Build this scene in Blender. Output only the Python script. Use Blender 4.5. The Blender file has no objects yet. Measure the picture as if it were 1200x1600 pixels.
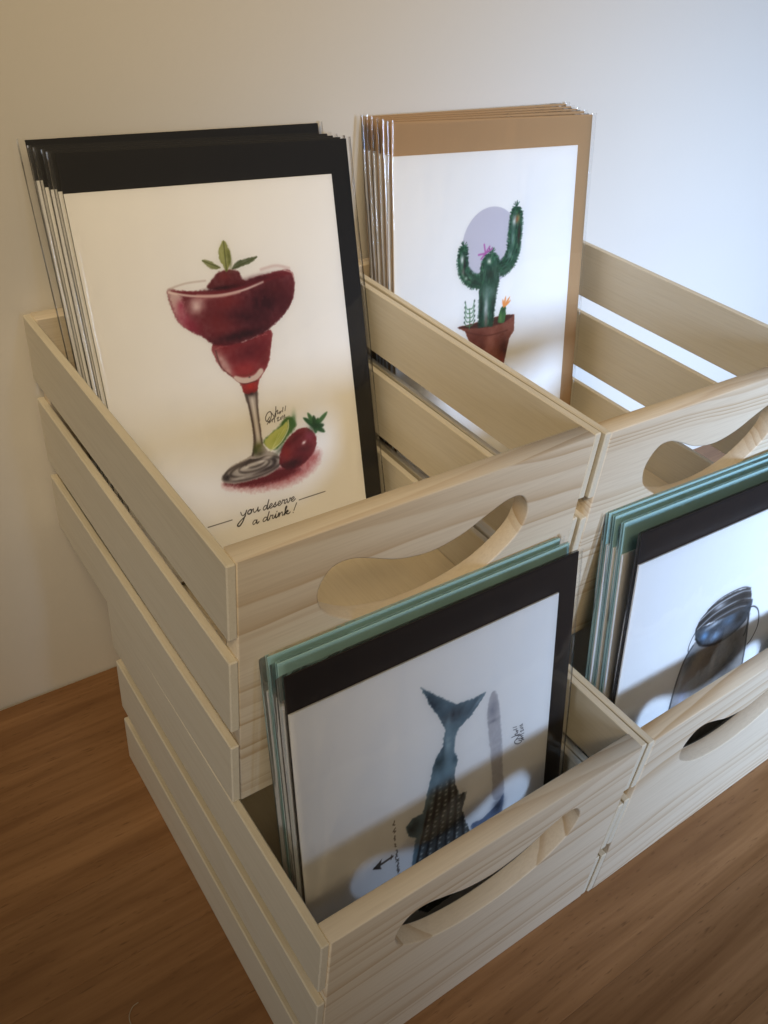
import bpy, bmesh, math
import numpy as np
from mathutils import Matrix, Vector

scene = bpy.context.scene
COL = scene.collection
# ---------------------------------------------------------------- camera
cam_d = bpy.data.cameras.new('camera'); cam = bpy.data.objects.new('camera', cam_d); COL.objects.link(cam)
cam_d.sensor_fit = 'VERTICAL'; cam_d.sensor_height = 36.0; cam_d.lens = 1335.84/1600*36.0
cam_d.clip_start = .01; cam_d.clip_end = 50
cam.location = (-0.1061, -0.1436, 0.5121)
cam.rotation_euler = (math.radians(53.4097), math.radians(-4.914), math.radians(-34.8079))
scene.camera = cam
# ---------------------------------------------------------------- light: soft room light plus one window behind the viewer, and an added side fill
world = bpy.data.worlds.new('World'); scene.world = world; world.use_nodes = True
bg = world.node_tree.nodes['Background']
bg.inputs['Color'].default_value = (1.0, .82, .58, 1); bg.inputs['Strength'].default_value = .085
def area(name, loc, target, sx, sy, power, col, spread=180):
    l = bpy.data.lights.new(name, 'AREA'); l.shape = 'RECTANGLE'; l.size = sx; l.size_y = sy
    l.energy = power; l.color = col; l.spread = math.radians(spread)
    o = bpy.data.objects.new(name, l); COL.objects.link(o); o.location = loc
    o.rotation_euler = (Vector(target)-Vector(loc)).to_track_quat('-Z', 'Y').to_euler(); return o
area('window_light', (.27, -1.56, .70), (.645, .20, .125), .34, .34, 2.80, (.50, .69, 1.0), 36)
area('room_lamp_light', (-.42, -.80, 1.65), (.19, .32, .41), .6, .6, 1.16, (1.0, .77, .46), 35)
area('side_fill_light', (-1.30, -.45, .32), (.0, .09, .15), .3, .3, .075, (.86, .93, 1.0), 26)  # added fill, no lamp of the room; lifts the left-facing slats
vs = scene.view_settings; vs.view_transform = 'Standard'; vs.look = 'None'; vs.exposure = 0; vs.gamma = 1; vs.use_curve_mapping = False
scene.render.engine = 'CYCLES'
scene.cycles.max_bounces = 7; scene.cycles.transparent_max_bounces = 48; scene.cycles.glossy_bounces = 4
# ---------------------------------------------------------------- printed pictures (ink colours worked out on a grid, in millimetres on the card)
def vnoise(X, Y, s, seed):
    r = np.random.RandomState(seed).rand(64, 64)
    x = X / s; y = Y / s
    xi = np.floor(x).astype(int); yi = np.floor(y).astype(int)
    fx = x - xi; fy = y - yi
    fx = fx*fx*(3-2*fx); fy = fy*fy*(3-2*fy)
    g = lambda a, b: r[b % 64, a % 64]
    return ((g(xi,yi)*(1-fx)+g(xi+1,yi)*fx)*(1-fy)+(g(xi,yi+1)*(1-fx)+g(xi+1,yi+1)*fx)*fy)*2-1
def spline(pts, n=6, closed=True):
    P = np.array(pts, float); m = len(P); out = []
    for i in range(m if closed else m-1):
        if closed: a,b,c,d = P[(i-1)%m],P[i],P[(i+1)%m],P[(i+2)%m]
        else: a,b,c,d = P[max(i-1,0)],P[i],P[i+1],P[min(i+2,m-1)]
        for k in range(n):
            t = k/n
            out.append(.5*((2*b)+(c-a)*t+(2*a-5*b+4*c-d)*t*t+(3*b-a-3*c+d)*t**3))
    if not closed: out.append(P[-1])
    return np.array(out)
class Art:
    def __init__(s, x0, x1, y0, y1, res, paper):
        s.res = res; s.x0 = x0; s.y0 = y0
        s.X, s.Y = np.meshgrid(np.arange(x0, x1, res), np.arange(y0, y1, res))
        s.C = np.ones(s.X.shape+(3,))*np.array(paper)/255.; s.A = np.zeros(s.X.shape); s.seed = 1
    def nz(s, sc): s.seed += 1; return vnoise(s.X+500, s.Y+500, sc, s.seed)
    def sd(s, P):
        P = np.array(P, float); best = np.full(s.X.shape, 1e9); ins = np.zeros(s.X.shape, bool)
        for i in range(len(P)):
            a = P[i]; b = P[(i+1) % len(P)]; d = b-a; L = d@d+1e-12
            t = np.clip(((s.X-a[0])*d[0]+(s.Y-a[1])*d[1])/L, 0, 1)
            best = np.minimum(best, (s.X-a[0]-t*d[0])**2+(s.Y-a[1]-t*d[1])**2)
            c = (a[1] > s.Y) != (b[1] > s.Y)
            if abs(d[1]) > 1e-9: ins ^= c & (s.X < d[0]*(s.Y-a[1])/d[1]+a[0])
        return np.where(ins, 1, -1)*np.sqrt(best)
    def blend(s, m, col):
        m = np.clip(m, 0, 1)[..., None]; col = np.array(col, float)/255.
        s.C = s.C*(1-m)+col*m; s.A = np.maximum(s.A, m[..., 0])
    def poly(s, pts, col, soft=.4, jit=.35, alpha=1., smooth=True, tex=0., clip=None):
        P = spline(pts) if smooth else pts
        d = s.sd(P)+jit*s.nz(1.3)+jit*.6*s.nz(.6)
        m = np.clip(.5+d/(2*soft), 0, 1)*alpha
        if tex: m = m*np.clip(1-tex*(.5+.5*s.nz(2.2))-tex*.5*(.5+.5*s.nz(.9)), 0, 1)
        if clip is not None: m = m*clip
        s.blend(m, col); return np.clip(.5+d/(2*soft), 0, 1)
    def blob(s, c, r, col, alpha=1., clip=None, rot=0., hard=1.):
        ca, sa = math.cos(rot), math.sin(rot); dx = s.X-c[0]; dy = s.Y-c[1]
        q = ((dx*ca+dy*sa)/r[0])**2+((-dx*sa+dy*ca)/r[1])**2
        m = np.exp(-q**hard)*alpha*(1+.25*s.nz(2.))
        if clip is not None: m = m*clip
        s.blend(np.where(m < .01, 0, m), col)
    def line(s, pts, w, col, alpha=1., soft=.2, taper=False, smooth=True, clip=None):
        P = spline(pts, 6, False) if smooth and len(pts) > 2 else np.array(pts, float)
        best = np.full(s.X.shape, -1e9); n = len(P)-1
        for i in range(n):
            a = P[i]; b = P[i+1]; d = b-a; L = d@d+1e-12
            t = np.clip(((s.X-a[0])*d[0]+(s.Y-a[1])*d[1])/L, 0, 1)
            k = (i+t)/n
            ww = w*(np.sin(np.pi*np.clip(k, .03, .97))**.6 if taper else 1)
            best = np.maximum(best, ww/2-np.hypot(s.X-a[0]-t*d[0], s.Y-a[1]-t*d[1]))
        m = np.clip(.5+best/(2*soft), 0, 1)*alpha
        if clip is not None: m = m*clip
        s.blend(m, col)
PAPER = (236, 236, 236)
def art_cocktail():
    a = Art(40, 142, 36, 195, .36, PAPER)
    # wine-red puddle under the foot
    a.poly([(60,52),(70,46),(86,42),(104,40.5),(118,44),(126,50),(127,56),(116,58),(98,54),(80,50)], (150,40,42), soft=3.2, jit=.8, alpha=.75, tex=.3)
    a.poly([(60,52.5),(70,47.5),(86,44.5),(102,45),(112,48),(98,52),(80,50.5)], (92,16,22), soft=1.6, jit=.6, alpha=.9)
    # foot
    f = a.poly([(58.6,56.5),(60,52.5),(68,50),(80,49.6),(90,50.2),(97,52.5),(100,57),(97,62),(91,65),(84,66.5),(77,64),(66,61.5)], (168,160,152), soft=.5, jit=.3, tex=.15)
    for k, (cx, cy, rx, ry) in enumerate([(80,56.5,20,5.6),(80,57,15.5,4.2),(81,58,10.5,3.2),(82,60,6.5,2.6)]):
        t = np.linspace(0, 2*math.pi, 40)
        a.line(np.stack([cx+rx*np.cos(t), cy+ry*np.sin(t)+.02*(rx*np.cos(t))], 1), 1.5, (70,60,56), alpha=.75, soft=.6, smooth=False, clip=f)
    a.blob((62,55.5),(3.5,2.6),(52,44,42),.85,f); a.blob((90,54),(7,1.3),(60,48,46),.8,f,.1); a.blob((76,58.5),(5,1.0),(225,220,212),.8,f,.1); a.blob((91,61),(4,1.1),(222,214,208),.8,f)
    a.blob((72,53),(9,1),(210,204,196),.7,f); a.blob((84,63),(3,2.2),(60,52,48),.7,f); a.blob((86,59.6),(4,1),(235,230,225),.8,f); a.blob((95,58),(2.2,2.5),(48,40,40),.8,f)
    # stem
    st = a.poly([(81.6,104),(82.6,95),(83.3,84),(82.8,74),(80.5,66),(78.5,63.5),(85,62),(91,64.5),(89.2,70),(89,82),(89.4,93),(90.2,104)], (176,168,166), soft=.4, jit=.25)
    a.line([(82.6,103),(83.6,92),(84,80),(83.4,71),(81,65)], 1.7, (74,62,62), .85, .5, clip=st)
    a.line([(89.4,103),(88.6,92),(88.4,80),(88.3,71)], 1.3, (84,72,72), .8, .5, clip=st)
    a.line([(86,100),(86.2,90),(86.3,78),(86,70)], 1.8, (226,222,222), .8, .7, clip=st)
    a.blob((86,102.5),(4.5,2.2),(60,46,46),.85,st); a.blob((85.6,68.5),(3.6,3.6),(92,98,50),.85,st); a.blob((86,64.5),(3,1.5),(70,66,50),.7,st); a.blob((83,67),(1.4,2.5),(60,72,34),.7,st)
    # lower bowl
    lb = a.poly([(66.6,135),(66.9,126),(70,119.5),(76,113.5),(80,109),(82,103),(90,103),(92,108),(95.5,112.2),(100.4,118),(103.4,127),(104.6,137),(86,133)], (124,34,40), soft=.45, jit=.3, tex=.1)
    a.blob((72,122),(2.6,9),(222,206,200),.85,lb,.45); a.line([(67.6,131),(69.5,121),(76,113.8),(80.6,107)], .8, (96,62,58), .8, .4, clip=lb)
    a.blob((90,127),(12,5),(92,22,30),.8,lb,.15); a.blob((97,122),(4,7),(108,26,32),.7,lb); a.blob((84,117),(8,4),(164,52,56),.7,lb)
    a.blob((86,106.5),(5,3),(176,52,46),.9,lb); a.line([(77.5,112.6),(83,110.6),(90,111),(94.5,114)], 3.6, (222,212,204), .9, .6, clip=lb)
    a.line([(77,111),(83,108.6),(91,109)], .5, (70,26,26), .8, .3, clip=lb); a.line([(79.5,114.6),(86,113.4),(93.5,116)], .7, (120,50,48), .7, .4, clip=lb); a.blob((86.5,112),(.7,.5),(40,14,16),.9,lb)
    for i in range(26): a.blob((68+i*1.35,133.4+.10*(i*1.35-14)*.9+a.res*((i*7)%5-2)*.4),(.5,.28),(214,150,150),.5,lb)
    # upper bowl
    ub = a.poly([(45.2,168),(45.4,160),(48.2,150),(55,144),(62,139.2),(66.8,134.8),(76,132.6),(90,133.6),(100,136.2),(105,138.6),(113,143),(119.5,148.5),(123.6,155),(125.3,163.4),(123,168),(110,168.6),(92,165.5),(70,163.6),(56,165.6)], (98,26,34), soft=.6, jit=.35, tex=.12)
    a.poly([(45.2,168),(45.6,160),(48.4,150.5),(53,146),(52.5,156),(52,166)], (226,212,208), soft=1.4, jit=.7, alpha=.8, clip=ub)
    a.blob((52,151),(4,8),(166,72,96),.8,ub,.5); a.blob((51,158),(2,3.5),(160,50,80),.75,ub); a.blob((60.5,157.5),(5,4),(226,204,204),.92,ub,.5); a.blob((66,161),(6,1.6),(196,150,152),.6,ub); a.blob((56,146.5),(6,4),(140,46,66),.7,ub,-.5)
    a.blob((74,148),(9,9),(116,36,38),.8,ub); a.blob((104,154),(14,9),(56,14,22),.95,ub,.3); a.blob((92,146),(16,5),(60,16,24),.8,ub,-.3); a.blob((86,137),(18,3),(44,10,16),.95,ub,.05); a.blob((117,150),(5,8),(74,20,28),.8,ub,-.5); a.blob((112,160),(8,5),(86,26,30),.6,ub); a.blob((80,157),(9,4),(124,40,42),.6,ub)
    # rim, liquid surface and dome
    a.poly([(47,167.4),(60,165.6),(74,164.8),(90,166.6),(106,169),(121,170),(124.8,166.5),(118,166.8),(100,163.6),(84,161),(68,160.8),(54,163.4)], (112,34,42), soft=.5, jit=.3, alpha=.9)
    a.line([(45.6,166.8),(58,163.2),(74,161.2),(90,162),(104,165)], 1.2, (232,214,210), .9, .5); a.line([(62,162.6),(76,160.8),(88,161.4)], 1.6, (214,176,172), .7, .6)
    a.line([(45.4,168.4),(56,170.2),(68,170.2)], .9, (190,176,172), .75, .5); a.line([(104,172),(114,173),(122.6,170.6)], 1.6, (206,184,184), .7, .7); a.line([(119,170),(124,168),(125,165)], .8, (220,190,190), .7, .4)
    a.blob((100,167),(13,2),(70,18,26),.8,None,.08)
    a.poly([(68.5,166),(72,170),(76,173.4),(82,174.6),(88.5,173.2),(91,168.8),(92.5,165.4),(80,163.4)], (88,24,28), soft=.5, jit=.3, tex=.12); a.blob((80,171),(4,2),(126,48,46),.6); a.blob((78,165),(10,1.2),(46,10,14),.8)
    # leaves
    for pts, c in (([(82.9,190.6),(79.6,186.5),(78.6,182),(80.2,177),(82,173.4),(84.5,177),(86.2,181.6),(85.2,186.4)], (138,142,78)), ([(68,181),(71,181),(75,179),(78.6,176),(74,175.8),(70.4,177.8)], (118,124,74)), ([(85.6,174.4),(88.5,177.6),(94,179),(102.8,179.4),(98,176.6),(91.6,175)], (74,84,52))):
        lf = a.poly(pts, c, soft=.35, jit=.25, tex=.15)
        a.line([pts[0], pts[4 if len(pts) > 6 else 3]], .5, (66,72,34), .8, .3, clip=lf)
    a.blob((84.8,180),(1.2,5),(92,98,44),.8); a.blob((80.6,183),(1,4),(168,172,108),.7)
    # lime
    a.poly([(89.6,71),(95,75),(101,78),(107,82.6),(112,81.6),(113.2,76),(106,70),(97,64.6)], (74,112,58), soft=.8, jit=.4)
    lm = a.poly([(89.8,70.8),(96,75.2),(103,77.8),(107.5,80),(107,75),(101,68.6),(94.5,65)], (190,196,112), soft=.5, jit=.25)
    a.line([(93.5,64.8),(101,68),(107.4,75),(108.4,80.6)], .8, (222,226,178), .9, .35); a.blob((99,71.5),(5,2),(160,172,76),.7,lm,.6); a.line([(95,66),(101,74)],.4,(216,220,160),.7,.3); a.line([(95,66),(105,76)],.4,(216,220,160),.7,.3); a.blob((112,79.6),(1.6,5),(62,108,66),.7,None,-.2); a.blob((102,64.5),(6,1.6),(40,58,40),.7,None,.5)
    # strawberry
    sb = a.poly([(98.6,54.5),(99.4,60),(102.6,66),(108,70.6),(114,73.2),(120.6,73),(125.6,69),(127,63.5),(124.6,57.5),(119,52.5),(112,49.6),(104,49)], (112,28,34), soft=.5, jit=.3, tex=.1)
    a.blob((106,52.5),(10,3.4),(44,12,14),.9,sb,.1); a.blob((122,68),(4,3.6),(138,58,84),.7,sb); a.blob((104,60),(4,5),(140,44,38),.7,sb); a.blob((117,60),(6,3),(74,18,22),.7,sb); a.blob((117.6,64.2),(1.6,1.0),(240,224,220),.95,sb,.5); a.blob((112,68),(6,2.6),(84,20,26),.6,sb,.4)
    for k, (px, py) in enumerate([(119.6,79.6),(123,82),(126.8,79.4),(130,77),(137,79.6),(133.4,72),(133.6,67.6),(127,68.6)]):
        a.line([(126.4,72.4),((126.4+px)/2+.4,(72.4+py)/2),(px,py)], 3.0, [(40,84,46),(58,104,60),(34,72,42)][k % 3], .95, .5, taper=True)
    a.blob((127,72.6),(4,3),(28,62,36),.85)
    return a
def art_cactus():
    a = Art(48, 120, 70, 192, .36, PAPER)
    t = np.linspace(0, 2*math.pi, 50)[:-1]
    a.poly(np.stack([82+26*np.cos(t), 160+25.6*np.sin(t)], 1), (196,194,206), soft=.35, jit=.1)
    G = [(38,80,54),(26,58,42),(58,110,78),(20,42,32),(90,136,100)]
    rng = np.random.RandomState(5)
    def arm(mid, w, seed):
        mid = spline(mid, 8, False); P = []
        tn = np.gradient(mid, axis=0); tn /= np.linalg.norm(tn, axis=1)[:, None]+1e-9; nr = np.stack([-tn[:,1], tn[:,0]], 1)
        ww = np.interp(np.linspace(0, 1, len(mid)), np.linspace(0, 1, len(w)), w)
        for s_ in (1, -1):
            q = mid+nr*ww[:,None]/2*s_; P += list(q if s_ == 1 else q[::-1])
        m = a.poly(P, (40,78,58), soft=.5, jit=.5, smooth=False, tex=.1)
        for i in range(2, len(mid)-1):
            for k in range(2):
                o = rng.uniform(-.45, .45); c = mid[i]+nr[i]*ww[i]*o
                a.line([c-tn[i]*1.2, c+tn[i]*1.4], rng.uniform(.5, 1.1), G[rng.randint(5)], .75, .4, clip=m, smooth=False)
            for s_ in (1, -1):
                for k in range(2):
                    c = mid[i]+nr[i]*s_*ww[i]*.47+tn[i]*rng.uniform(-.6, .6)
                    a.line([c-nr[i]*s_*1.2, c+nr[i]*s_*rng.uniform(.6, 1.7)+tn[i]*rng.uniform(-.3, .9)], .42, G[rng.randint(4)], .9, .2, smooth=False)
        for k in range(9):
            an = math.radians(rng.uniform(20, 160)); c = mid[-1]; R_ = ww[-1]*.45
            d = np.cos(an)*nr[-1]+np.sin(an)*tn[-1]
            a.line([c+d*R_*.3, c+d*(R_+rng.uniform(1, 2.6))], .5, G[rng.randint(4)], .9, .2, smooth=False)
        return m
    # pot first (the plants stand in it)
    pot = a.poly([(52.8,107.6),(60,104),(66,92),(72,76),(98,74),(102.6,92.5),(107,97.5),(106.6,109.2),(94,110.4),(73,108.6)], (122,62,46), soft=.4, jit=.25, smooth=False, tex=.1)
    a.poly([(53.4,107.4),(66,105),(80,103.6),(95,104.4),(105.4,108.6),(94,109.8),(73,108.2)], (66,34,28), soft=.6, jit=.3, alpha=.9)
    a.blob((98,85),(5,9),(74,32,26),.85,pot,.3); a.blob((84,92),(4,10),(166,106,90),.6,pot,-.2); a.blob((70,97),(8,5),(98,46,36),.7,pot); a.blob((102,102),(4,5),(148,88,72),.6,pot); a.blob((76,86),(3,8),(84,36,28),.7,pot); a.line([(60,103.6),(80,97.6),(100,98.4)],.9,(90,42,32),.7,.4,clip=pot); a.blob((96,78),(2,5),(140,58,50),.7,pot)
    tr = arm([(79,104),(79.6,116),(80.6,130),(81.6,142),(82,150),(82.2,155)], [13.5,14,15.5,18.5,17.5,14,5], 1)
    arm([(73,136.5),(66,138),(59.6,143),(56.6,151),(57.2,158),(57.6,162)], [9,9,9,8.6,8,7,3], 2)
    arm([(90,142.5),(97,145.6),(102,152),(103.6,164),(104.2,177),(104.4,184)], [9.5,11,11.6,12.4,12.4,11,4], 3)
    a.blob((82,140),(4,5),(26,44,36),.8,tr); a.blob((79,118),(2,9),(204,206,208),.75,tr); a.blob((74.5,118),(2,12),(24,42,34),.8,tr); a.blob((86,116),(2.6,13),(22,40,32),.8,tr); a.blob((79.4,108),(1.4,6),(120,100,92),.7,tr); a.blob((81.4,128),(6,4),(108,132,124),.6,tr); a.blob((80.6,149.6),(1.7,1.7),(226,228,214),.95)
    a.blob((102.6,174.6),(1.8,3.2),(224,226,222),.9); a.blob((106,176),(1.6,3),(176,160,96),.7); a.blob((104.8,175.4),(1.2,2.2),(160,84,60),.7); a.blob((107.4,165),(1.2,7),(60,40,34),.8); a.blob((101.6,163),(1.6,6),(132,160,152),.6); a.blob((99.4,152),(2,3.4),(150,172,166),.5,None,-.6)
    a.blob((56.4,153.4),(1.4,2.6),(226,230,226),.9); a.blob((58.4,150),(1,5),(50,36,40),.8); a.blob((57.4,145),(1,2.4),(150,140,130),.7); a.blob((60,140.4),(1.2,1.2),(206,214,200),.8); a.blob((68,137),(3.5,2.6),(26,48,38),.8)
    for px, py in ((75.6,161.4),(70.8,155),(80.6,159.6),(73.2,152),(83,158)): a.line([(77,155.4),(px,py)], 1.3, (176,96,164), .9, .4, smooth=False)
    a.line([(64,105),(64.4,112),(63.6,119)], 1.0, (86,120,86), .9, .3)
    for k in range(5):
        y = 107+k*3
        for s_ in (1, -1):
            tip = (64+s_*(4.6-.1*k), y+3.2+k*.5); a.line([(64.1,y),(64+s_*2.6,y+.4),tip], .8, (88,128,92), .85, .3); a.blob(tip,(.6,.8),(30,50,40),.9)
    sc = a.poly([(90.8,105.6),(91.4,111),(94,116.2),(97.6,116),(98,110.6),(96.8,105)], (70,112,66), soft=.4, jit=.3); a.blob((95.6,114),(2,2.4),(36,70,44),.8,sc); a.blob((93,108),(1.2,3),(120,150,84),.7,sc)
    for px, py in ((94.6,121.6),(97.4,123.4),(101.4,122.6),(102.2,120)): a.line([(95.8,115.8),(px,py)], 1.7, (226,140,70), .92, .4, taper=True, smooth=False)
    return a
def art_shark():
    a = Art(34, 144, 40, 206, .38, PAPER)
    body = [(70,202.4),(75,190.6),(81,178.6),(85,168.6),(83.6,159),(79,153),(76.8,146),(74,134),(70.8,121),(64,121.6),(60.2,118),(61.6,110.6),(66,106),(64,92),(62,76),(62,56),(74,44),(98,46),(104,66),(104,86),(99,100),(97.4,108),(100.4,118.6),(95,119.6),(92.4,128),(91.4,136),(93.6,144.6),(91,153),(91.6,161),(94,165.4),(103,170.4),(111.8,179.8),(101,180),(92,181.6),(80.6,192)]
    m = a.poly(body, (92,118,132), soft=.5, jit=.45, smooth=False, tex=.1)
    a.blob((76,190),(10,4.5),(52,66,80),.9,m,-.9); a.blob((90,176),(8,5),(48,60,74),.85,m); a.blob((104,175),(9,3),(70,90,106),.8,m,.7); a.blob((87,172),(2,6),(126,152,164),.6,m); a.blob((107,176.6),(5,1.2),(150,172,184),.7,m,.75)
    a.blob((87,158),(3,8),(142,166,176),.8,m); a.blob((83.6,158),(1.4,8),(60,80,94),.7,m); a.blob((81,149),(4,5),(44,60,66),.9,m); a.blob((88,142),(4,6),(118,148,160),.7,m); a.blob((80,138),(3,6),(120,146,158),.7,m); a.blob((92,146),(2,3),(66,92,106),.8,m)
    d = np.clip((138-a.Y)/14, 0, 1)*m*np.clip(.9+.3*a.nz(3.), 0, 1)*np.clip((a.X-(71+(a.Y-120)*.16))/5, 0, 1)
    a.blend(d*.88, (66,64,60))
    rng = np.random.RandomState(3)
    for k, x0 in enumerate((74,78.2,82.6,87,91.2,95.4)):
        xs = lambda y: 86+(x0-86)*(1+.012*(128-y))+1.6*math.sin(y*.06)
        a.line([(xs(y),y) for y in (134,122,110,98,84,66,50)], 1.7, (28,28,30), .8, .5, clip=m*np.clip((136+5*math.sin(k*2.3)-a.Y)/14, 0, 1))
        for y in np.arange(132, 48, -3.6):
            a.blob((xs(y)+2.1+rng.uniform(-.4,.4), y+rng.uniform(-.6,.6)), (.85,.62), (206,206,196), .85*min(1, (138-y)/10), m)
            if k < 5 and rng.rand() < .5: a.blob((xs(y)+rng.uniform(.8,3.2), y+1.6), (.4,.35), (170,176,176), .7, m)
    a.blob((64.5,115.5),(3.8,5.6),(40,54,62),.95,m); a.blob((63.4,118.6),(1.5,1.8),(110,136,146),.6,m); a.blob((98,113),(2,5),(40,48,52),.85,m); a.blob((75,126),(2.4,5),(134,160,170),.7,m)
    # pale companion shape and its blue fin
    f = a.poly([(115.4,177),(113.2,168),(113.6,158),(116,140),(118.6,118),(119.8,102),(127.8,100),(126,120),(124.4,141),(122,160),(120.6,170),(118,177)], (168,166,172), soft=.6, jit=.35, alpha=.9, tex=.2)
    a.blob((117,166),(3,5),(142,144,156),.8,f); a.blob((117,158),(3.6,1.2),(120,122,134),.6,f)
    a.poly([(104,91),(112,91.4),(119,93.6),(124,97),(127.8,100.4),(127.6,92),(124,80),(112,76)], (96,112,140), soft=.6, jit=.35, tex=.15); a.blob((124,94),(4,5),(44,54,72),.85)
    # hand-lettered arrow and note, running up the card
    K = (44,34,30)
    a.line([(51,103),(45,102.4),(39.8,102.2)], 1.5, K, .9, .3); a.poly([(38.6,102.2),(44.6,105.8),(43.4,102.2),(44,98.8)], K, soft=.3, jit=.2, smooth=False); a.line([(50.6,104.4),(50.2,101.6)], .7, K, .8, .2)
    def scribble(x, y0, y1, seed, w=.6, amp=1., skew=0., gap=.2):
        r = np.random.RandomState(seed); y = y0; sg = 1 if y1 > y0 else -1
        while (y1-y)*sg > 0:
            n = r.randint(3, 6); pts = []
            for k in range(n):
                pts.append((x+skew*(y-y0)+amp*r.uniform(-1, 1), y)); y += sg*r.uniform(.5, 1.1)
            a.line(pts, w, K, .85, .22)
            if r.rand() < gap+.25: y += sg*r.uniform(.8, 1.8)
    scribble(52.2, 127, 91, 4, .6, .8, -.06, .3); scribble(54.4, 104, 60, 9, .55, .7, 0, .3)
    return a
def sig(a, x, y, sc, ang, K=(34,30,34)):
    ca, sa = math.cos(ang), math.sin(ang)
    T = lambda pts: [(x+sc*(u*ca-v*sa), y+sc*(u*sa+v*ca)) for u, v in pts]
    for w, pts in ((.55,[(3.4,.6),(1.0,-1.6),(.6,.8),(2.6,3.4),(4.6,3.6),(4.8,1.2),(3.2,-1.6),(1.6,-2.0)]),(.5,[(4.6,3.6),(6.4,.2),(5.6,-1.4),(7.6,1.4)]),(.55,[(8.8,5.8),(8.0,1.8),(7.4,-.4)]),(.45,[(7.4,1.6),(9.6,3.4),(9.2,1.2),(11.2,2.2),(10.6,.8),(12.2,2.4)]),(.5,[(12.8,1.6),(13.6,4.2)]),(.4,[(14.6,1.8),(15.6,4.6)]),(.45,[(1.0,-3.4),(3.2,-1.4),(2.6,-3.0),(5.0,-1.2),(4.6,-2.8)]),(.5,[(6.6,-.6),(6.2,-3.4)]),(.45,[(8.2,-1.6),(9.4,-1.0),(8.4,-3.2),(10,-2.8)]),(.4,[(10.6,-1.4),(10.8,-3.0),(11.6,-1.2)]),(.4,[(12.4,-.8),(12.4,-2.8)]),(.4,[(13.8,-.6),(13.2,-1.6),(14,-2.4),(13.4,-2.6),(13.9,-.8)])):
        a.line(T(pts), w*sc*.9, K, .92, .18)
def art_signature(x, y, sc, ang):
    R_ = 17*sc
    if abs(ang) < .5: a = Art(x-2, x+R_, y-6*sc, y+8*sc, .24, PAPER)
    else: a = Art(x-8*sc, x+8*sc, y-2*sc, y+R_, .24, PAPER)
    sig(a, x, y, sc, ang); return a
def art_motto():
    # "you deserve / a drink!" between two rules, joined brush script
    a = Art(42, 131, 17, 37, .26, PAPER); K = (30,26,28)
    a.line([(44.4,28.5),(60.6,28.5)], .5, K, .95, .16, smooth=False); a.line([(108.6,28),(128.6,28.3)], .5, K, .95, .16, smooth=False)
    G = {  # strokes in x-heights, pen units; advance last
     'y': ([[(0,1),(.25,.3),(.6,.15),(.95,.5),(1.15,1.05)],[(1.15,1.05),(.9,0),(.45,-1.2),(-.1,-1.9),(-.5,-1.6),(.0,-.9),(1.0,-.1)]],1.3),
     'o': ([[(.75,.95),(.25,.8),(.1,.3),(.4,.05),(.8,.3),(.8,.8),(.5,.95),(.9,.75),(1.2,.85)]],1.15),
     'u': ([[(0,.95),(.1,.3),(.35,.05),(.75,.4),(.95,.95)],[(.95,.95),(.95,.3),(1.1,.05),(1.4,.3)]],1.35),
     'd': ([[(.85,.8),(.45,.95),(.1,.5),(.25,.05),(.65,.25),(.95,.9),(1.2,2.0)],[(1.2,2.0),(.95,.7),(.95,.15),(1.15,.05),(1.4,.35)]],1.3),
     'e': ([[(.05,.35),(.5,.5),(.7,.8),(.45,1.0),(.15,.6),(.25,.1),(.6,.05),(1.0,.4)]],.92),
     's': ([[(.0,.2),(.5,1.0),(.45,.6),(.65,.25),(.4,.0),(.1,.15),(.5,.1),(.95,.35)]],.9),
     'r': ([[(.0,.3),(.25,1.05),(.35,.85),(.7,.9),(.6,.3),(.8,.05),(1.05,.35)]],.95),
     'v': ([[(0,.8),(.2,.95),(.35,.3),(.5,.05),(.85,.5),(.9,1.0),(.8,.8),(1.2,.85)]],1.1),
     'a': ([[(.85,.8),(.45,.98),(.1,.5),(.25,.05),(.65,.3),(.9,.9)],[(.9,.9),(.88,.25),(1.05,.05),(1.35,.35)]],1.3),
     'i': ([[(0,.3),(.3,.95)],[(.3,.95),(.25,.25),(.45,.05),(.75,.35)],[(.45,1.4),(.5,1.5)]],.72),
     'n': ([[(0,.5),(.2,.95),(.2,.05)],[(.2,.1),(.5,.8),(.8,.95),(.85,.4),(.95,.05),(1.25,.35)]],1.2),
     'k': ([[(0,.2),(.4,1.6),(.4,2.0),(.2,1.6),(.15,0)],[(.15,.4),(.6,.95),(.75,.7),(.3,.5),(.7,.1),(1.0,.1),(1.2,.35)]],1.15),
     '!': ([[(.45,2.1),(.1,.5)],[(0,.05),(.03,.0)]],.6), ' ': ([],.55)}
    def word(txt, x, y, xh, target):
        adv = sum(G[c][1] for c in txt); sx = target/adv
        for c in txt:
            for st in G[c][0]:
                pts = [(x+u*sx+v*xh*.22, y+v*xh) for u, v in st]
                a.line(pts, .52, K, .95, .17)
                dn = [q for q in pts]
                if len(dn) > 2 and dn[-1][1] < dn[0][1]: a.line(dn, .85, K, .8, .2, taper=True)
            x += G[c][1]*sx
    word('you', 66.4, 28.7, 2.9, 13.6); word('deserve', 82, 28.3, 2.9, 23.5); word('a', 73.4, 21.2, 2.7, 4.6); word('drink', 80.6, 21.0, 2.7, 20); word('!', 103, 20.9, 2.7, 3.0)
    return a
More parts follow.
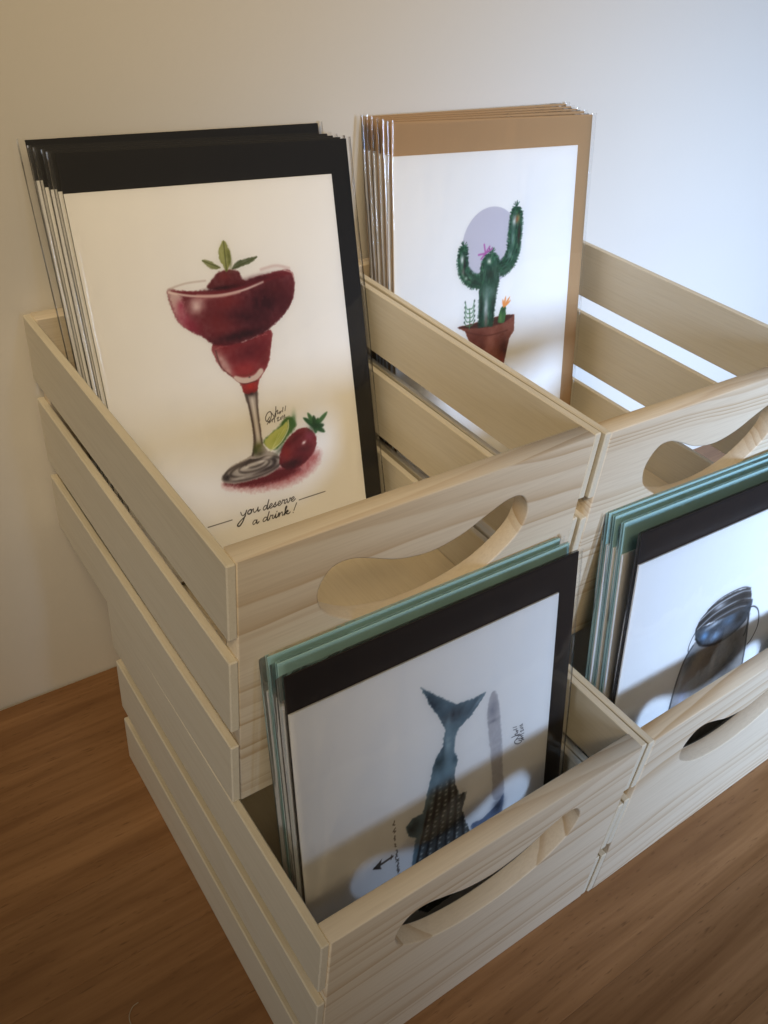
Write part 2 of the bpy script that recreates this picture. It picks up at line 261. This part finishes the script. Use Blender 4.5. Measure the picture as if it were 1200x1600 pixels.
def art_jar():
    a = Art(48, 140, 40, 172, .38, PAPER)
    m = a.poly([(54.6,92),(56.4,114),(60,130),(65,138),(70,141.5),(88,132),(112,136),(121,146),(125,124),(128,104),(130,80),(128,50),(58,50),(54,70)], (122,114,108), soft=.5, jit=.3, alpha=.85, tex=.15)
    a.line([(54.6,60),(54.6,92),(56.4,114),(60,130),(66,139)], 1.5, (30,36,44), .9, .4); a.line([(119,148),(124.6,124),(127.6,104),(129,80)], 1.4, (40,40,44), .85, .4)
    a.blob((61,116),(3,16),(190,200,214),.85,m,-.15); a.blob((66,126),(6,8),(70,92,116),.8,m,-.5); a.blob((76,124),(9,7),(170,158,140),.75,m,.4); a.blob((96,118),(16,14),(84,76,70),.85,m); a.blob((92,112),(2.5,12),(176,160,142),.6,m); a.blob((110,112),(9,18),(70,64,60),.85,m); a.blob((84,104),(6,12),(130,122,116),.7,m); a.blob((66,100),(6,12),(176,180,200),.75,m)
    sh = a.poly([(66,152),(68,142),(76,134),(92,129),(108,131),(119,137),(122,147),(119,154),(100,152),(80,150)], (58,62,68), soft=.5, jit=.3, tex=.1)
    a.blob((76,142),(4,4),(112,152,192),.85,sh,.3); a.blob((88,137),(5,4),(140,168,196),.8,sh); a.blob((100,145),(6,4),(98,122,146),.7,sh); a.blob((112,143),(6,6),(40,36,34),.8,sh); a.blob((84,148),(8,1.6),(220,228,236),.75,sh,.1); a.blob((72,138),(3,2),(24,26,30),.8,sh); a.line([(67,144),(76,135),(92,130.4),(108,132),(119,138)],1.2,(18,18,20),.85,.5)
    ld = a.poly([(65.6,150),(66.6,156),(70,160),(79,165),(92,167),(104,166.4),(115.6,163),(119.4,152),(108,149),(92,149.4),(76,151.6)], (70,64,62), soft=.4, jit=.25)
    for k, yy in enumerate((163.6,160.6,157.6,154.6,151.8)):
        a.line([(67,yy-6.5),(80,yy-1.2),(94,yy+.6),(108,yy+.2),(119,yy-3)], 1.0, [(206,208,210),(40,36,36),(182,186,190),(34,30,30),(150,152,156)][k], .8, .4, clip=ld)
    a.line([(74,163),(84,167),(96,168),(108,167),(116,163.4)], 1.0, (60,56,54), .8, .4); a.blob((110,158),(7,5),(48,42,40),.8,ld); a.blob((86,161),(6,2),(222,224,228),.7,ld)
    a.line([(119,147),(125,146),(131,141),(134.6,133),(135.4,125),(132,117),(128.6,114)], 1.0, (34,32,34), .95, .25); a.line([(119.6,143),(122,138),(122.4,128),(121.4,124)], 1.2, (26,28,32), .9, .4)
    a.line([(66,150),(63,145),(61.6,139),(63,134)], .8, (40,40,44), .85, .3)
    return a
# ---------------------------------------------------------------- node helper and materials
def lin(c): 
    c = np.asarray(c, float)/255.
    return np.where(c <= .04045, c/12.92, ((c+.055)/1.055)**2.4)
class NT:
    def __init__(s, name):
        s.m = bpy.data.materials.new(name); s.m.use_nodes = True; s.t = s.m.node_tree; s.t.nodes.clear()
        s.out = s.t.nodes.new('ShaderNodeOutputMaterial')
    def n(s, typ, props=None, **ins):
        nd = s.t.nodes.new(typ)
        for k, v in (props or {}).items(): setattr(nd, k, v)
        for k, v in ins.items():
            key = int(k[1:]) if k[0] == 'i' and k[1:].isdigit() else k.replace('_', ' ')
            if isinstance(v, bpy.types.NodeSocket): s.t.links.new(v, nd.inputs[key])
            else: nd.inputs[key].default_value = v
        return nd
    def math(s, op, a, b=0., c=0., clamp=False):
        return s.n('ShaderNodeMath', {'operation': op, 'use_clamp': clamp}, i0=a, i1=b, i2=c).outputs[0]
    def vmath(s, op, a, b): return s.n('ShaderNodeVectorMath', {'operation': op}, i0=a, i1=b).outputs[0]
    def ramp(s, f, stops, interp='LINEAR'):
        r = s.n('ShaderNodeValToRGB', None, Fac=f); cr = r.color_ramp; cr.interpolation = interp
        while len(cr.elements) < len(stops): cr.elements.new(.5)
        for e, (p, c) in zip(cr.elements, stops): e.position = p; e.color = tuple(c)+(1,) if len(c) == 3 else c
        return r.outputs[0]
    def mix(s, f, a, b, blend='MIX'):
        m = s.n('ShaderNodeMix', {'data_type': 'RGBA', 'blend_type': blend})
        for k, v in ((0, f), (6, a), (7, b)):
            if isinstance(v, bpy.types.NodeSocket): s.t.links.new(v, m.inputs[k])
            else: m.inputs[k].default_value = v if k == 0 else tuple(v)+(1,) if len(v) == 3 else v
        return m.outputs[2]
    def noise(s, vec, scale, detail=3., rough=.5, dist=0.):
        return s.n('ShaderNodeTexNoise', None, Vector=vec, Scale=scale, Detail=detail, Roughness=rough, Distortion=dist).outputs[0]
    def mapping(s, vec, scale=(1,1,1), loc=(0,0,0), rot=(0,0,0)):
        return s.n('ShaderNodeMapping', None, Vector=vec, Scale=scale, Location=loc, Rotation=rot).outputs[0]
    def finish(s, surf): s.t.links.new(surf, s.out.inputs['Surface']); return s.m
    def principled(s, col, rough=.5, spec=.4, normal=None, **kw):
        p = s.n('ShaderNodeBsdfPrincipled')
        for k, v in (('Base Color', col), ('Roughness', rough), ('Specular IOR Level', spec), ('Normal', normal)):
            if v is None: continue
            if isinstance(v, bpy.types.NodeSocket): s.t.links.new(v, p.inputs[k])
            else: p.inputs[k].default_value = (tuple(v)+(1,)) if k == 'Base Color' and len(v) == 3 else v
        return p
    def bump(s, h, strength=.2, dist=.001): return s.n('ShaderNodeBump', None, Strength=strength, Distance=dist, Height=h).outputs[0]

def pine(name, axis, contrast, light, dark, pitch, edge_dark=0.):
    """solid pine: rings round a pith lying along the given axis, seed from the object's own number"""
    t = NT(name); co = t.n('ShaderNodeTexCoord').outputs['Object']
    rnd = t.n('ShaderNodeObjectInfo').outputs['Random']
    off = t.n('ShaderNodeCombineXYZ', None, X=t.math('MULTIPLY', rnd, 7.3), Y=t.math('MULTIPLY', rnd, 13.7), Z=t.math('MULTIPLY', rnd, 29.1)).outputs[0]
    p = t.vmath('ADD', co, off)
    st = (3.0, 14., 14.) if axis == 'X' else (14., 3.0, 14.)
    w = t.noise(t.mapping(p, st), 1.0, 2., .5)
    w2 = t.noise(t.mapping(p, tuple(v*6 for v in st)), 1.0, 2., .5)
    sep = t.n('ShaderNodeSeparateXYZ', None, Vector=co)
    a = sep.outputs['Y'] if axis == 'X' else sep.outputs['X']; b = sep.outputs['Z']; l = sep.outputs['X'] if axis == 'X' else sep.outputs['Y']
    k1 = t.math('SUBTRACT', rnd, .5)
    fr = t.math('FRACT', t.math('MULTIPLY', rnd, 17.17)); fr2 = t.math('SUBTRACT', t.math('FRACT', t.math('MULTIPLY', rnd, 41.3)), .5)
    a2 = t.math('ADD', a, t.math('MULTIPLY_ADD', fr, .05, .012)); a2 = t.math('ADD', a2, t.math('MULTIPLY', l, t.math('MULTIPLY', fr2, .22)))
    b2 = t.math('SUBTRACT', b, t.math('MULTIPLY_ADD', k1, .16, .07)); b2 = t.math('ADD', b2, t.math('MULTIPLY', l, t.math('MULTIPLY', k1, .18)))
    r = t.math('SQRT', t.math('ADD', t.math('MULTIPLY', a2, a2), t.math('MULTIPLY', b2, b2)))
    r = t.math('ADD', r, t.math('MULTIPLY', t.math('SUBTRACT', w, .5), .030)); r = t.math('ADD', r, t.math('MULTIPLY', t.math('SUBTRACT', w2, .5), .0022))
    seedv = t.math('MULTIPLY', rnd, 53.)
    r1 = t.n('ShaderNodeTexNoise', {'noise_dimensions': '1D'}, W=t.math('MULTIPLY_ADD', r, 55., seedv), Scale=1., Detail=1.).outputs[0]
    r = t.math('MULTIPLY_ADD', r1, .016, r)
    cl = t.n('ShaderNodeTexNoise', {'noise_dimensions': '1D'}, W=t.math('MULTIPLY_ADD', r, 42., t.math('MULTIPLY', rnd, 31.)), Scale=1., Detail=0.).outputs[0]
    cl = t.math('MULTIPLY_ADD', t.math('SUBTRACT', cl, .40, 0, True), 4.2, .10, True)
    pt = t.math('MULTIPLY', t.math('MULTIPLY_ADD', t.math('FRACT', t.math('MULTIPLY', rnd, 91.7)), .9, .55), pitch)
    ph = t.math('FRACT', t.math('DIVIDE', r, pt))
    ring = t.ramp(ph, [(0, (.05,)*3), (.45, (.22,)*3), (.80, (.80,)*3), (.90, (1,)*3), (.96, (.25,)*3), (1, (.05,)*3)])
    fib = t.noise(t.mapping(p, (30., 900., 900.) if axis == 'X' else (900., 30., 900.)), 1., 2., .6)
    big = t.noise(p, 9., 2.)
    f = t.math('MULTIPLY', t.math('MULTIPLY', ring, cl), t.math('MULTIPLY_ADD', big, contrast*2.4, contrast*.3), 0, True)
    c = t.mix(f, light, dark)
    c = t.mix(t.math('MULTIPLY', t.math('SUBTRACT', fib, .42, 0, True), .55, 0, True), c, tuple(v*.62 for v in dark))
    c = t.mix(t.math('MULTIPLY', t.noise(p, 22., 3.), .22), c, tuple(v*.93 for v in light), 'MIX')
    n = t.bump(t.math('ADD', t.math('MULTIPLY', fib, .7), t.math('MULTIPLY', ring, .04)), .16, .0003)
    return t.finish(t.principled(c, .62, .28, n).outputs[0])
PINE_L = (.745, .655, .520); PINE_D = (.52, .375, .225)
M = {}
M['pine_end'] = pine('pine_end_board', 'X', .58, PINE_L, PINE_D, .0062)
M['pine_slat'] = pine('pine_slat', 'Y', .16, (.735, .68, .56), (.62, .54, .39), .011)
M['pine_floor'] = pine('pine_bottom_board', 'Y', .12, (.76, .67, .51), (.66, .53, .35), .012)

def beech():
    t = NT('beech_worktop'); co = t.n('ShaderNodeTexCoord').outputs['Object']
    rnd = t.n('ShaderNodeObjectInfo').outputs['Random']
    off = t.n('ShaderNodeCombineXYZ', None, X=t.math('MULTIPLY', rnd, 11.3), Y=t.math('MULTIPLY', rnd, 17.7), Z=t.math('MULTIPLY', rnd, 23.1)).outputs[0]
    p = t.vmath('ADD', co, off)
    g = t.noise(t.mapping(p, (4., 55., 55.)), 1., 4., .6, .8)
    g2 = t.noise(t.mapping(p, (11., 260., 260.)), 1., 3., .6)
    fl = t.noise(t.mapping(p, (110., 700., 700.)), 1., 1., .5)
    fleck = t.math('MULTIPLY', t.math('SUBTRACT', fl, .64, 0, True), 6., 0, True)
    c = t.ramp(g, [(.22, (.205, .100, .041)), (.5, (.325, .176, .081)), (.78, (.44, .25, .125))])
    c = t.mix(t.math('MULTIPLY', t.math('SUBTRACT', g2, .4, 0, True), 1.2, 0, True), c, (.18, .083, .033))
    c = t.mix(t.math('MULTIPLY', fleck, .55), c, (.10, .045, .019))
    tint = t.ramp(t.math('FRACT', t.math('MULTIPLY', rnd, 7.77)), [(0, (.80, .76, .72)), (.5, (1, 1, 1)), (1, (1.0, .94, .86))])
    c = t.mix(1., c, tint, 'MULTIPLY')
    rough = t.math('MULTIPLY_ADD', t.noise(p, 40., 3.), .16, .30)
    n = t.bump(t.math('ADD', g2, t.math('MULTIPLY', fl, .7)), .12, .0003)
    return t.finish(t.principled(c, rough, .4, n).outputs[0])
M['beech'] = beech()
def wallpaint():
    t = NT('wall_paint'); co = t.n('ShaderNodeTexCoord').outputs['Object']
    a = t.noise(co, 3.2, 3.); b = t.noise(co, 260., 3., .6); d = t.noise(co, 24., 4., .6)
    c = t.mix(t.math('MULTIPLY', a, .6), (.745, .72, .68), (.705, .68, .64)); c = t.mix(t.math('MULTIPLY', d, .25), c, (.675, .65, .61))
    n = t.bump(t.math('ADD', t.math('MULTIPLY', d, .8), t.math('MULTIPLY', b, .35)), .22, .0012)
    return t.finish(t.principled(c, .8, .2, n).outputs[0])
M['wall'] = wallpaint()
def paper(name, col, rough, fibre=.04, spec=.3, bumpy=.06):
    t = NT(name); co = t.n('ShaderNodeTexCoord').outputs['Object']
    a = t.noise(co, 700., 3., .6); b = t.noise(co, 18., 3.)
    c = t.mix(t.math('MULTIPLY', a, fibre*2), col, tuple(v*.72 for v in col)); c = t.mix(t.math('MULTIPLY', b, fibre*2), c, tuple(v*.85 for v in col))
    return t.finish(t.principled(c, rough, spec, t.bump(t.math('ADD', t.math('MULTIPLY', a, .3), t.math('MULTIPLY', b, 3.)), bumpy, .0006)).outputs[0])
PW = lin(PAPER)
M['card'] = paper('card_stock', tuple(PW), .5, .012, .35)
M['black'] = paper('black_envelope_paper', (.0125, .0122, .0130), .55, .06, .3)
M['brownblack'] = paper('dark_brown_envelope_paper', (.0165, .0120, .0108), .55, .06, .3)
M['kraft'] = paper('kraft_envelope_paper', (.43, .275, .145), .7, .14, .2)
M['teal'] = paper('teal_envelope_paper', (.33, .55, .57), .6, .05, .3)
def inkmat():
    t = NT('printed_ink'); at = t.n('ShaderNodeAttribute', {'attribute_name': 'ink'})
    return t.finish(t.principled(at.outputs['Color'], .5, .35).outputs[0])
M['ink'] = inkmat()
def film():
    """clear cellophane: mostly see-through, mirror-like by angle, a little hazy where it is welded at the rim"""
    t = NT('clear_sleeve_film'); co = t.n('ShaderNodeTexCoord').outputs['Object']
    at = t.n('ShaderNodeAttribute', {'attribute_name': 'rim'}).outputs['Fac']
    rnd = t.n('ShaderNodeObjectInfo').outputs['Random']
    p = t.vmath('ADD', co, t.n('ShaderNodeCombineXYZ', None, X=rnd, Y=rnd, Z=rnd).outputs[0])
    h = t.math('ADD', t.noise(t.mapping(p, (22., 22., 6.)), 1., 3., .5, .6), t.math('MULTIPLY', t.noise(p, 90., 2.), .12))
    n = t.bump(h, .35, .004)
    fr = t.n('ShaderNodeFresnel', None, IOR=1.42, Normal=n).outputs[0]
    gl = t.n('ShaderNodeBsdfGlossy', None, Color=(1,1,1,1), Roughness=.07, Normal=n).outputs[0]
    tr = t.n('ShaderNodeBsdfTransparent', None, Color=(1,1,1,1)).outputs[0]
    df = t.n('ShaderNodeBsdfDiffuse', None, Color=(.8,.82,.84,1)).outputs[0]
    tl = t.n('ShaderNodeBsdfTranslucent', None, Color=(.8,.82,.84,1)).outputs[0]
    hz = t.n('ShaderNodeMixShader', None, i0=.5, i1=df, i2=tl).outputs[0]
    b = t.n('ShaderNodeMixShader', None, i0=t.math('MULTIPLY_ADD', at, .05, .004), i1=tr, i2=hz).outputs[0]
    s = t.n('ShaderNodeMixShader', None, i0=t.math('MULTIPLY', fr, .75, 0, True), i1=b, i2=gl).outputs[0]
    return t.finish(s)
M['film'] = film()

# ---------------------------------------------------------------- mesh helpers
def link(name, me, mat=None, parent=None):
    o = bpy.data.objects.new(name, me); COL.objects.link(o)
    if mat is not None and me is not None and not me.materials: me.materials.append(mat)
    if parent is not None: o.parent = parent
    return o
def box_me(name, x0, x1, y0, y1, z0, z1, bev=0., seg=1):
    bm = bmesh.new(); bmesh.ops.create_cube(bm, size=1.)
    for v in bm.verts: v.co = ((x0+x1)/2+v.co.x*(x1-x0), (y0+y1)/2+v.co.y*(y1-y0), (z0+z1)/2+v.co.z*(z1-z0))
    if bev: bmesh.ops.bevel(bm, geom=list(bm.edges), offset=bev, segments=seg, affect='EDGES', profile=.6)
    me = bpy.data.meshes.new(name); bm.to_mesh(me); bm.free(); return me
def tag(o, label=None, cat=None, group=None, kind=None):
    for k, v in (('label', label), ('category', cat), ('group', group), ('kind', kind)):
        if v: o[k] = v
    return o

# ---------------------------------------------------------------- setting: wall and beech worktop built from staves
wall = link('wall', box_me('wall', -2.2, 2.6, 0, .08, -.35, 1.9), M['wall'])
wall.location = (0, .3355, 0); wall.rotation_euler[2] = -.012
tag(wall, 'plain off-white painted wall behind the crates', None, None, 'structure')
table = link('table', box_me('table', -1.0, 1.4, -.80, .333, -.030, -.012, .001), M['beech'])
tag(table, 'orange-brown beech worktop made of glued staves', None, None, 'structure')
rs = np.random.RandomState(11)
row_h = .0545; y = .3335
while y > -.79:
    x = -1.0-rs.uniform(0, .5)
    while x < 1.4:
        L = rs.uniform(.32, .62); a = max(x, -1.0); b = min(x+L, 1.4)
        if b-a > .02:
            me = box_me('plank', -(b-a)/2+.00003, (b-a)/2-.00003, -row_h/2+.00003, row_h/2-.00003, -.012, 0, .00012)
            pl = link('plank', me, M['beech'], table); pl.location = ((a+b)/2, y-row_h/2, -.00005*rs.rand())
        x += L
    y -= row_h

# ---------------------------------------------------------------- crates
CW, CD, CH, TS, TP = .2061, .2483, .15, .0043, .0108
ZS = ((0, .0408), (.0532, .0972), (.1100, .15))
half = [(.103,.1160),(.085,.1190),(.070,.1255),(.058,.1300),(.0485,.1290),(.0425,.1210),(.0420,.1120),(.0475,.1020),(.0640,.0905),(.084,.0845),(.103,.0828)]
hole = half+[(.206-u, v) for u, v in half[-2:0:-1]]
def end_panel_me():
    cu = bpy.data.curves.new('end_panel', 'CURVE'); cu.dimensions = '2D'; cu.fill_mode = 'BOTH'
    b = .0007
    for pts in ([(TS+b, b), (CW-TS-b, b), (CW-TS-b, CH-b), (TS+b, CH-b)], [tuple(q) for q in spline(hole, 5)]):
        s = cu.splines.new('POLY'); s.points.add(len(pts)-1); s.use_cyclic_u = True
        for q, (u, v) in zip(s.points, pts): q.co = (u, v, 0, 1)
    # hole outline grows by the bevel, so it is drawn back to size
    cu.extrude = TP/2-b; cu.bevel_depth = b; cu.bevel_resolution = 1
    o = bpy.data.objects.new('tmp', cu); COL.objects.link(o)
    dg = bpy.context.evaluated_depsgraph_get(); me = bpy.data.meshes.new_from_object(o.evaluated_get(dg))
    bpy.data.objects.remove(o); me.name = 'end_panel'
    me.transform(Matrix.Rotation(math.pi/2, 4, 'X')); me.transform(Matrix.Translation((-CW/2, 0, -CH/2)))
    me.materials.clear(); me.materials.append(M['pine_end']); return me
PANEL = end_panel_me()
SLAT = [box_me('slat', -TS/2, TS/2, -CD/2, CD/2, -(b-a)/2, (b-a)/2, .0006, 1) for a, b in ZS]
FLOOR = box_me('bottom_board', -CW/2+TS+.0003, CW/2-TS-.0003, -CD/2+TP+.0003, CD/2-TP-.0003, -.0025, .0025, .0003)
def crate(x, y, z, yaw, label):
    e = link('wooden_crate', None); e.location = (x, y, z); e.rotation_euler[2] = yaw
    for yy, ry in ((TP/2, 0), (CD-TP/2, math.pi)):
        o = link('end_panel', PANEL, None, e); o.location = (CW/2, yy, CH/2); o.rotation_euler[2] = ry
    for k, (a, b) in enumerate(ZS):
        for s in (0, 1):
            o = link('slat', SLAT[k], M['pine_slat'], e); o.location = (TS/2 if s == 0 else CW-TS/2, CD/2+rs.uniform(-.0006, .0006), (a+b)/2+(rs.uniform(-.0006, .0006) if k else .0002))
            o.rotation_euler[0] = rs.uniform(-.002, .002) if k else 0
    o = link('bottom_board', FLOOR, M['pine_floor'], e); o.location = (CW/2, CD/2, .0045)
    return tag(e, label, 'crate', 'pine crates with handle holes stacked two by two')
crate(.0001, .0818, .1502, .0062, 'upper pine crate holding black-envelope cocktail cards, stacked on the whale shark crate')
crate(.2075, .0816, .1502, -.0030, 'upper pine crate holding kraft-envelope cactus cards, stacked on the glass jar crate')
crate(0, 0, 0, 0, 'lower pine crate on the worktop holding the whale shark cards')
crate(.2071, -.0007, 0, .0084, 'lower pine crate on the worktop holding the glass jar cards')

# ---------------------------------------------------------------- cards: sleeve, envelope and folded card travel together
EW, EH, KW, KH = .174, .240, .160, .2208
ENV = {}
def env_me(kind):
    """envelope: body with its pointed flap folded down on the back"""
    bm = bmesh.new(); bmesh.ops.create_cube(bm, size=1.)
    for v in bm.verts: v.co = (EW/2+v.co.x*EW, .0004+v.co.y*.0007, EH/2+v.co.z*EH)
    bmesh.ops.bevel(bm, geom=list(bm.edges), offset=.0002, segments=1, affect='EDGES')
    f = [bm.verts.new(q) for q in ((.001,.0009,EH-.001),(EW-.001,.0009,EH-.001),(EW-.012,.0009,EH-.055),(.012,.0009,EH-.055))]
    bm.faces.new(f)
    me = bpy.data.meshes.new('envelope'); bm.to_mesh(me); bm.free(); me.materials.append(M[kind]); return me
CARD = box_me('card', 0, KW, -.0013, -.0002, 0, KH, .00018); CARD.materials.append(M['card'])
def sleeve_me(seed):
    nx, nz = 30, 34; r = np.random.RandomState(seed)
    x0, x1, z0, z1 = -.0042, EW+.0030, -.0024, EH+.0008
    bm = bmesh.new(); lay = bm.verts.layers.float.new('rim'); G = {}
    a1, a2, a3 = r.uniform(0, 6.28, 3)
    us = np.concatenate([[0,.006,.014,.024,.036,.05], np.linspace(.07,.93,nx-10), [.95,.965,.98,1.]]); vs_ = np.linspace(0, 1, nz)
    for sd in (0, 1):
        for j, v in enumerate(vs_):
            for i, u in enumerate(us):
                border = i in (0, len(us)-1) or j == 0
                if border and sd == 1: G[sd,i,j] = G[0,i,j]; continue
                x = x0+(x1-x0)*u; z = z0+(z1-z0)*v
                ex = min(u, 1-u)*(x1-x0); ez = v*(z1-z0)
                k = min(1, ex/.0045)*min(1, ez/.006)
                if sd == 0: yy = -.0023*k-.00022*k*(math.sin(9*u+a1)*math.sin(5*v+a2)+math.sin(16*v+a3+4*u))
                else: yy = .0011*k
                vt = bm.verts.new((x, yy if not border else -.0002+.0004*math.sin(11*v+a2)*(ex < .001), z)); vt[lay] = max(0, 1-min(ex, ez)/.0025); G[sd,i,j] = vt
    for sd in (0, 1):
        for j in range(nz-1):
            for i in range(len(us)-1):
                q = [G[sd,i,j], G[sd,i+1,j], G[sd,i+1,j+1], G[sd,i,j+1]]
                if sd: q = q[::-1]
                q = list(dict.fromkeys(q))
                if len(q) > 2 and bm.faces.get(q) is None: bm.faces.new(q)
    me = bpy.data.meshes.new('sleeve'); bm.to_mesh(me); bm.free()
    for p_ in me.polygons: p_.use_smooth = True
    me.materials.append(M['film']); return me
SLEEVES = [sleeve_me(s) for s in (1, 2, 3, 4)]
def ink_me(name, a):
    """printed ink as a fine sheet, only where there is ink"""
    H_, W_ = a.X.shape
    keep = a.A > .02
    qk = keep[:-1,:-1] | keep[1:,:-1] | keep[:-1,1:] | keep[1:,1:]
    idx = np.arange(H_*W_).reshape(H_, W_)
    q = np.stack([idx[:-1,:-1][qk], idx[:-1,1:][qk], idx[1:,1:][qk], idx[1:,:-1][qk]], 1)
    used = np.unique(q); rem = np.zeros(H_*W_, int); rem[used] = np.arange(len(used)); q = rem[q]
    co = np.zeros((len(used), 3), np.float32); co[:,0] = a.X.ravel()[used]/1000; co[:,2] = a.Y.ravel()[used]/1000; co[:,1] = -.00136
    me = bpy.data.meshes.new(name); me.vertices.add(len(used)); me.vertices.foreach_set('co', co.ravel())
    me.loops.add(q.size); me.loops.foreach_set('vertex_index', q.ravel().astype(np.int32))
    me.polygons.add(len(q)); me.polygons.foreach_set('loop_start', np.arange(0, q.size, 4, dtype=np.int32))
    me.update(calc_edges=True)
    c = np.ones((len(used), 4), np.float32); c[:,:3] = lin(np.clip(a.C.reshape(-1,3)[used], 0, 1)*255)
    at = me.attributes.new('ink', 'FLOAT_COLOR', 'POINT'); at.data.foreach_set('color', c.ravel())
    me.materials.append(M['ink']); return me
count = [0]
def card(pose, kind, label, group=None, prints=(), lift=0.):
    x, y, z, yaw, lean, roll = pose
    e = link('greeting_card', None); e.location = (x, y, z)
    e.rotation_euler = (Matrix.Rotation(yaw, 3, 'Z') @ Matrix.Rotation(lean, 3, 'X') @ Matrix.Rotation(roll, 3, 'Y')).to_euler()
    if kind not in ENV: ENV[kind] = env_me(kind)
    link('envelope', ENV[kind], None, e)
    c = link('card', CARD, None, e); c.location.z = lift
    link('sleeve', SLEEVES[count[0] % 4], None, e); count[0] += 1
    for nm, a in prints: link(nm, ink_me(nm, a), None, c)
    return tag(e, label, 'card', group)
card((.0173,.2272,.1635,.034,-.338,.030), 'black', 'sleeved greeting card showing a red strawberry cocktail, foremost of the black-envelope cards', None,
     [('cocktail_picture', art_cocktail()), ('signature', art_signature(92.6,84.8,1,.03)), ('lettering', art_motto())])
for k, ps in enumerate(((.0160,.2317,.1635,.034,-.340,.031), (.0135,.2360,.1635,.034,-.340,.031), (.0125,.2403,.1635,.034,-.341,.030))):
    card(ps, 'black', ('sleeved black-envelope card directly behind the cocktail card', 'sleeved black-envelope card second behind the cocktail card', 'sleeved black-envelope card third behind the cocktail card, before the gap')[k], 'black-envelope cards packed behind the cocktail card')
card((.0125,.2500,.1640,.034,-.318,.014), 'black', 'rearmost sleeved black-envelope card, standing apart nearest the wall', None)
card((.2165,.2515,.1600,-.008,-.216,.020), 'kraft', 'sleeved greeting card showing a potted green cactus, foremost of the kraft-envelope cards', None, [('cactus_picture', art_cactus())])
for k, ps in enumerate(((.2166,.2555,.1600,-.008,-.226,.012), (.2174,.2595,.1600,-.008,-.238,.008), (.2184,.2635,.1600,-.008,-.246,.003), (.2194,.2675,.1600,-.008,-.250,-.002))):
    card(ps, 'kraft', ('sleeved kraft-envelope card directly behind the cactus card', 'sleeved kraft-envelope card second behind the cactus card', 'sleeved kraft-envelope card third behind the cactus card', 'rearmost sleeved kraft-envelope card, nearest the wall')[k], 'kraft-envelope cards packed behind the cactus card')
card((.0148,.0175,.0095,.004,-.2027,.0102), 'brownblack', 'sleeved greeting card showing a spotted whale shark, in front of teal-envelope cards', None,
     [('whale_shark_picture', art_shark()), ('signature', art_signature(138,131.5,.95,math.pi/2+.1))])
for k, ps in enumerate(((.0158,.0230,.0095,.004,-.215,.013), (.0140,.0290,.0095,.004,-.212,.013))):
    card(ps, 'teal', ('sleeved teal-envelope card directly behind the whale shark card', 'rearmost sleeved teal-envelope card in the whale shark crate')[k], 'teal-envelope cards behind the whale shark card')
card((.2258,.0180,.0095,-.020,-.165,.008), 'brownblack', 'sleeved greeting card showing a dark glass jar, in front of teal-envelope cards', None, [('jar_picture', art_jar())])
for k, ps in enumerate(((.2245,.0240,.0095,-.020,-.190,.012), (.2250,.0298,.0095,-.020,-.194,.012), (.2235,.0352,.0095,-.020,-.186,.012))):
    card(ps, 'teal', ('sleeved teal-envelope card directly behind the glass jar card', 'middle sleeved teal-envelope card of three behind the glass jar card', 'rearmost sleeved teal-envelope card in the glass jar crate')[k], 'teal-envelope cards behind the glass jar card')

# ---------------------------------------------------------------- a scrap of thread on the worktop
cu = bpy.data.curves.new('thread', 'CURVE'); cu.dimensions = '3D'; cu.bevel_depth = .00025; cu.bevel_resolution = 1
sp = cu.splines.new('POLY'); pts = spline([(-.0575,.0893),(-.0606,.0889),(-.0633,.0867),(-.0648,.0837),(-.0651,.0793)], 5, False); sp.points.add(len(pts)-1)
for q, v in zip(sp.points, pts): q.co = (v[0], v[1], .0003, 1)
to = bpy.data.objects.new('tmp', cu); COL.objects.link(to)
tm = bpy.data.meshes.new_from_object(to.evaluated_get(bpy.context.evaluated_depsgraph_get())); bpy.data.objects.remove(to); tm.materials.clear()
tag(link('thread', tm, paper('thread_fibre', (.42, .36, .28), .8, .05)), 'tiny pale scrap of thread lying on the worktop beside the lower crate', 'thread')
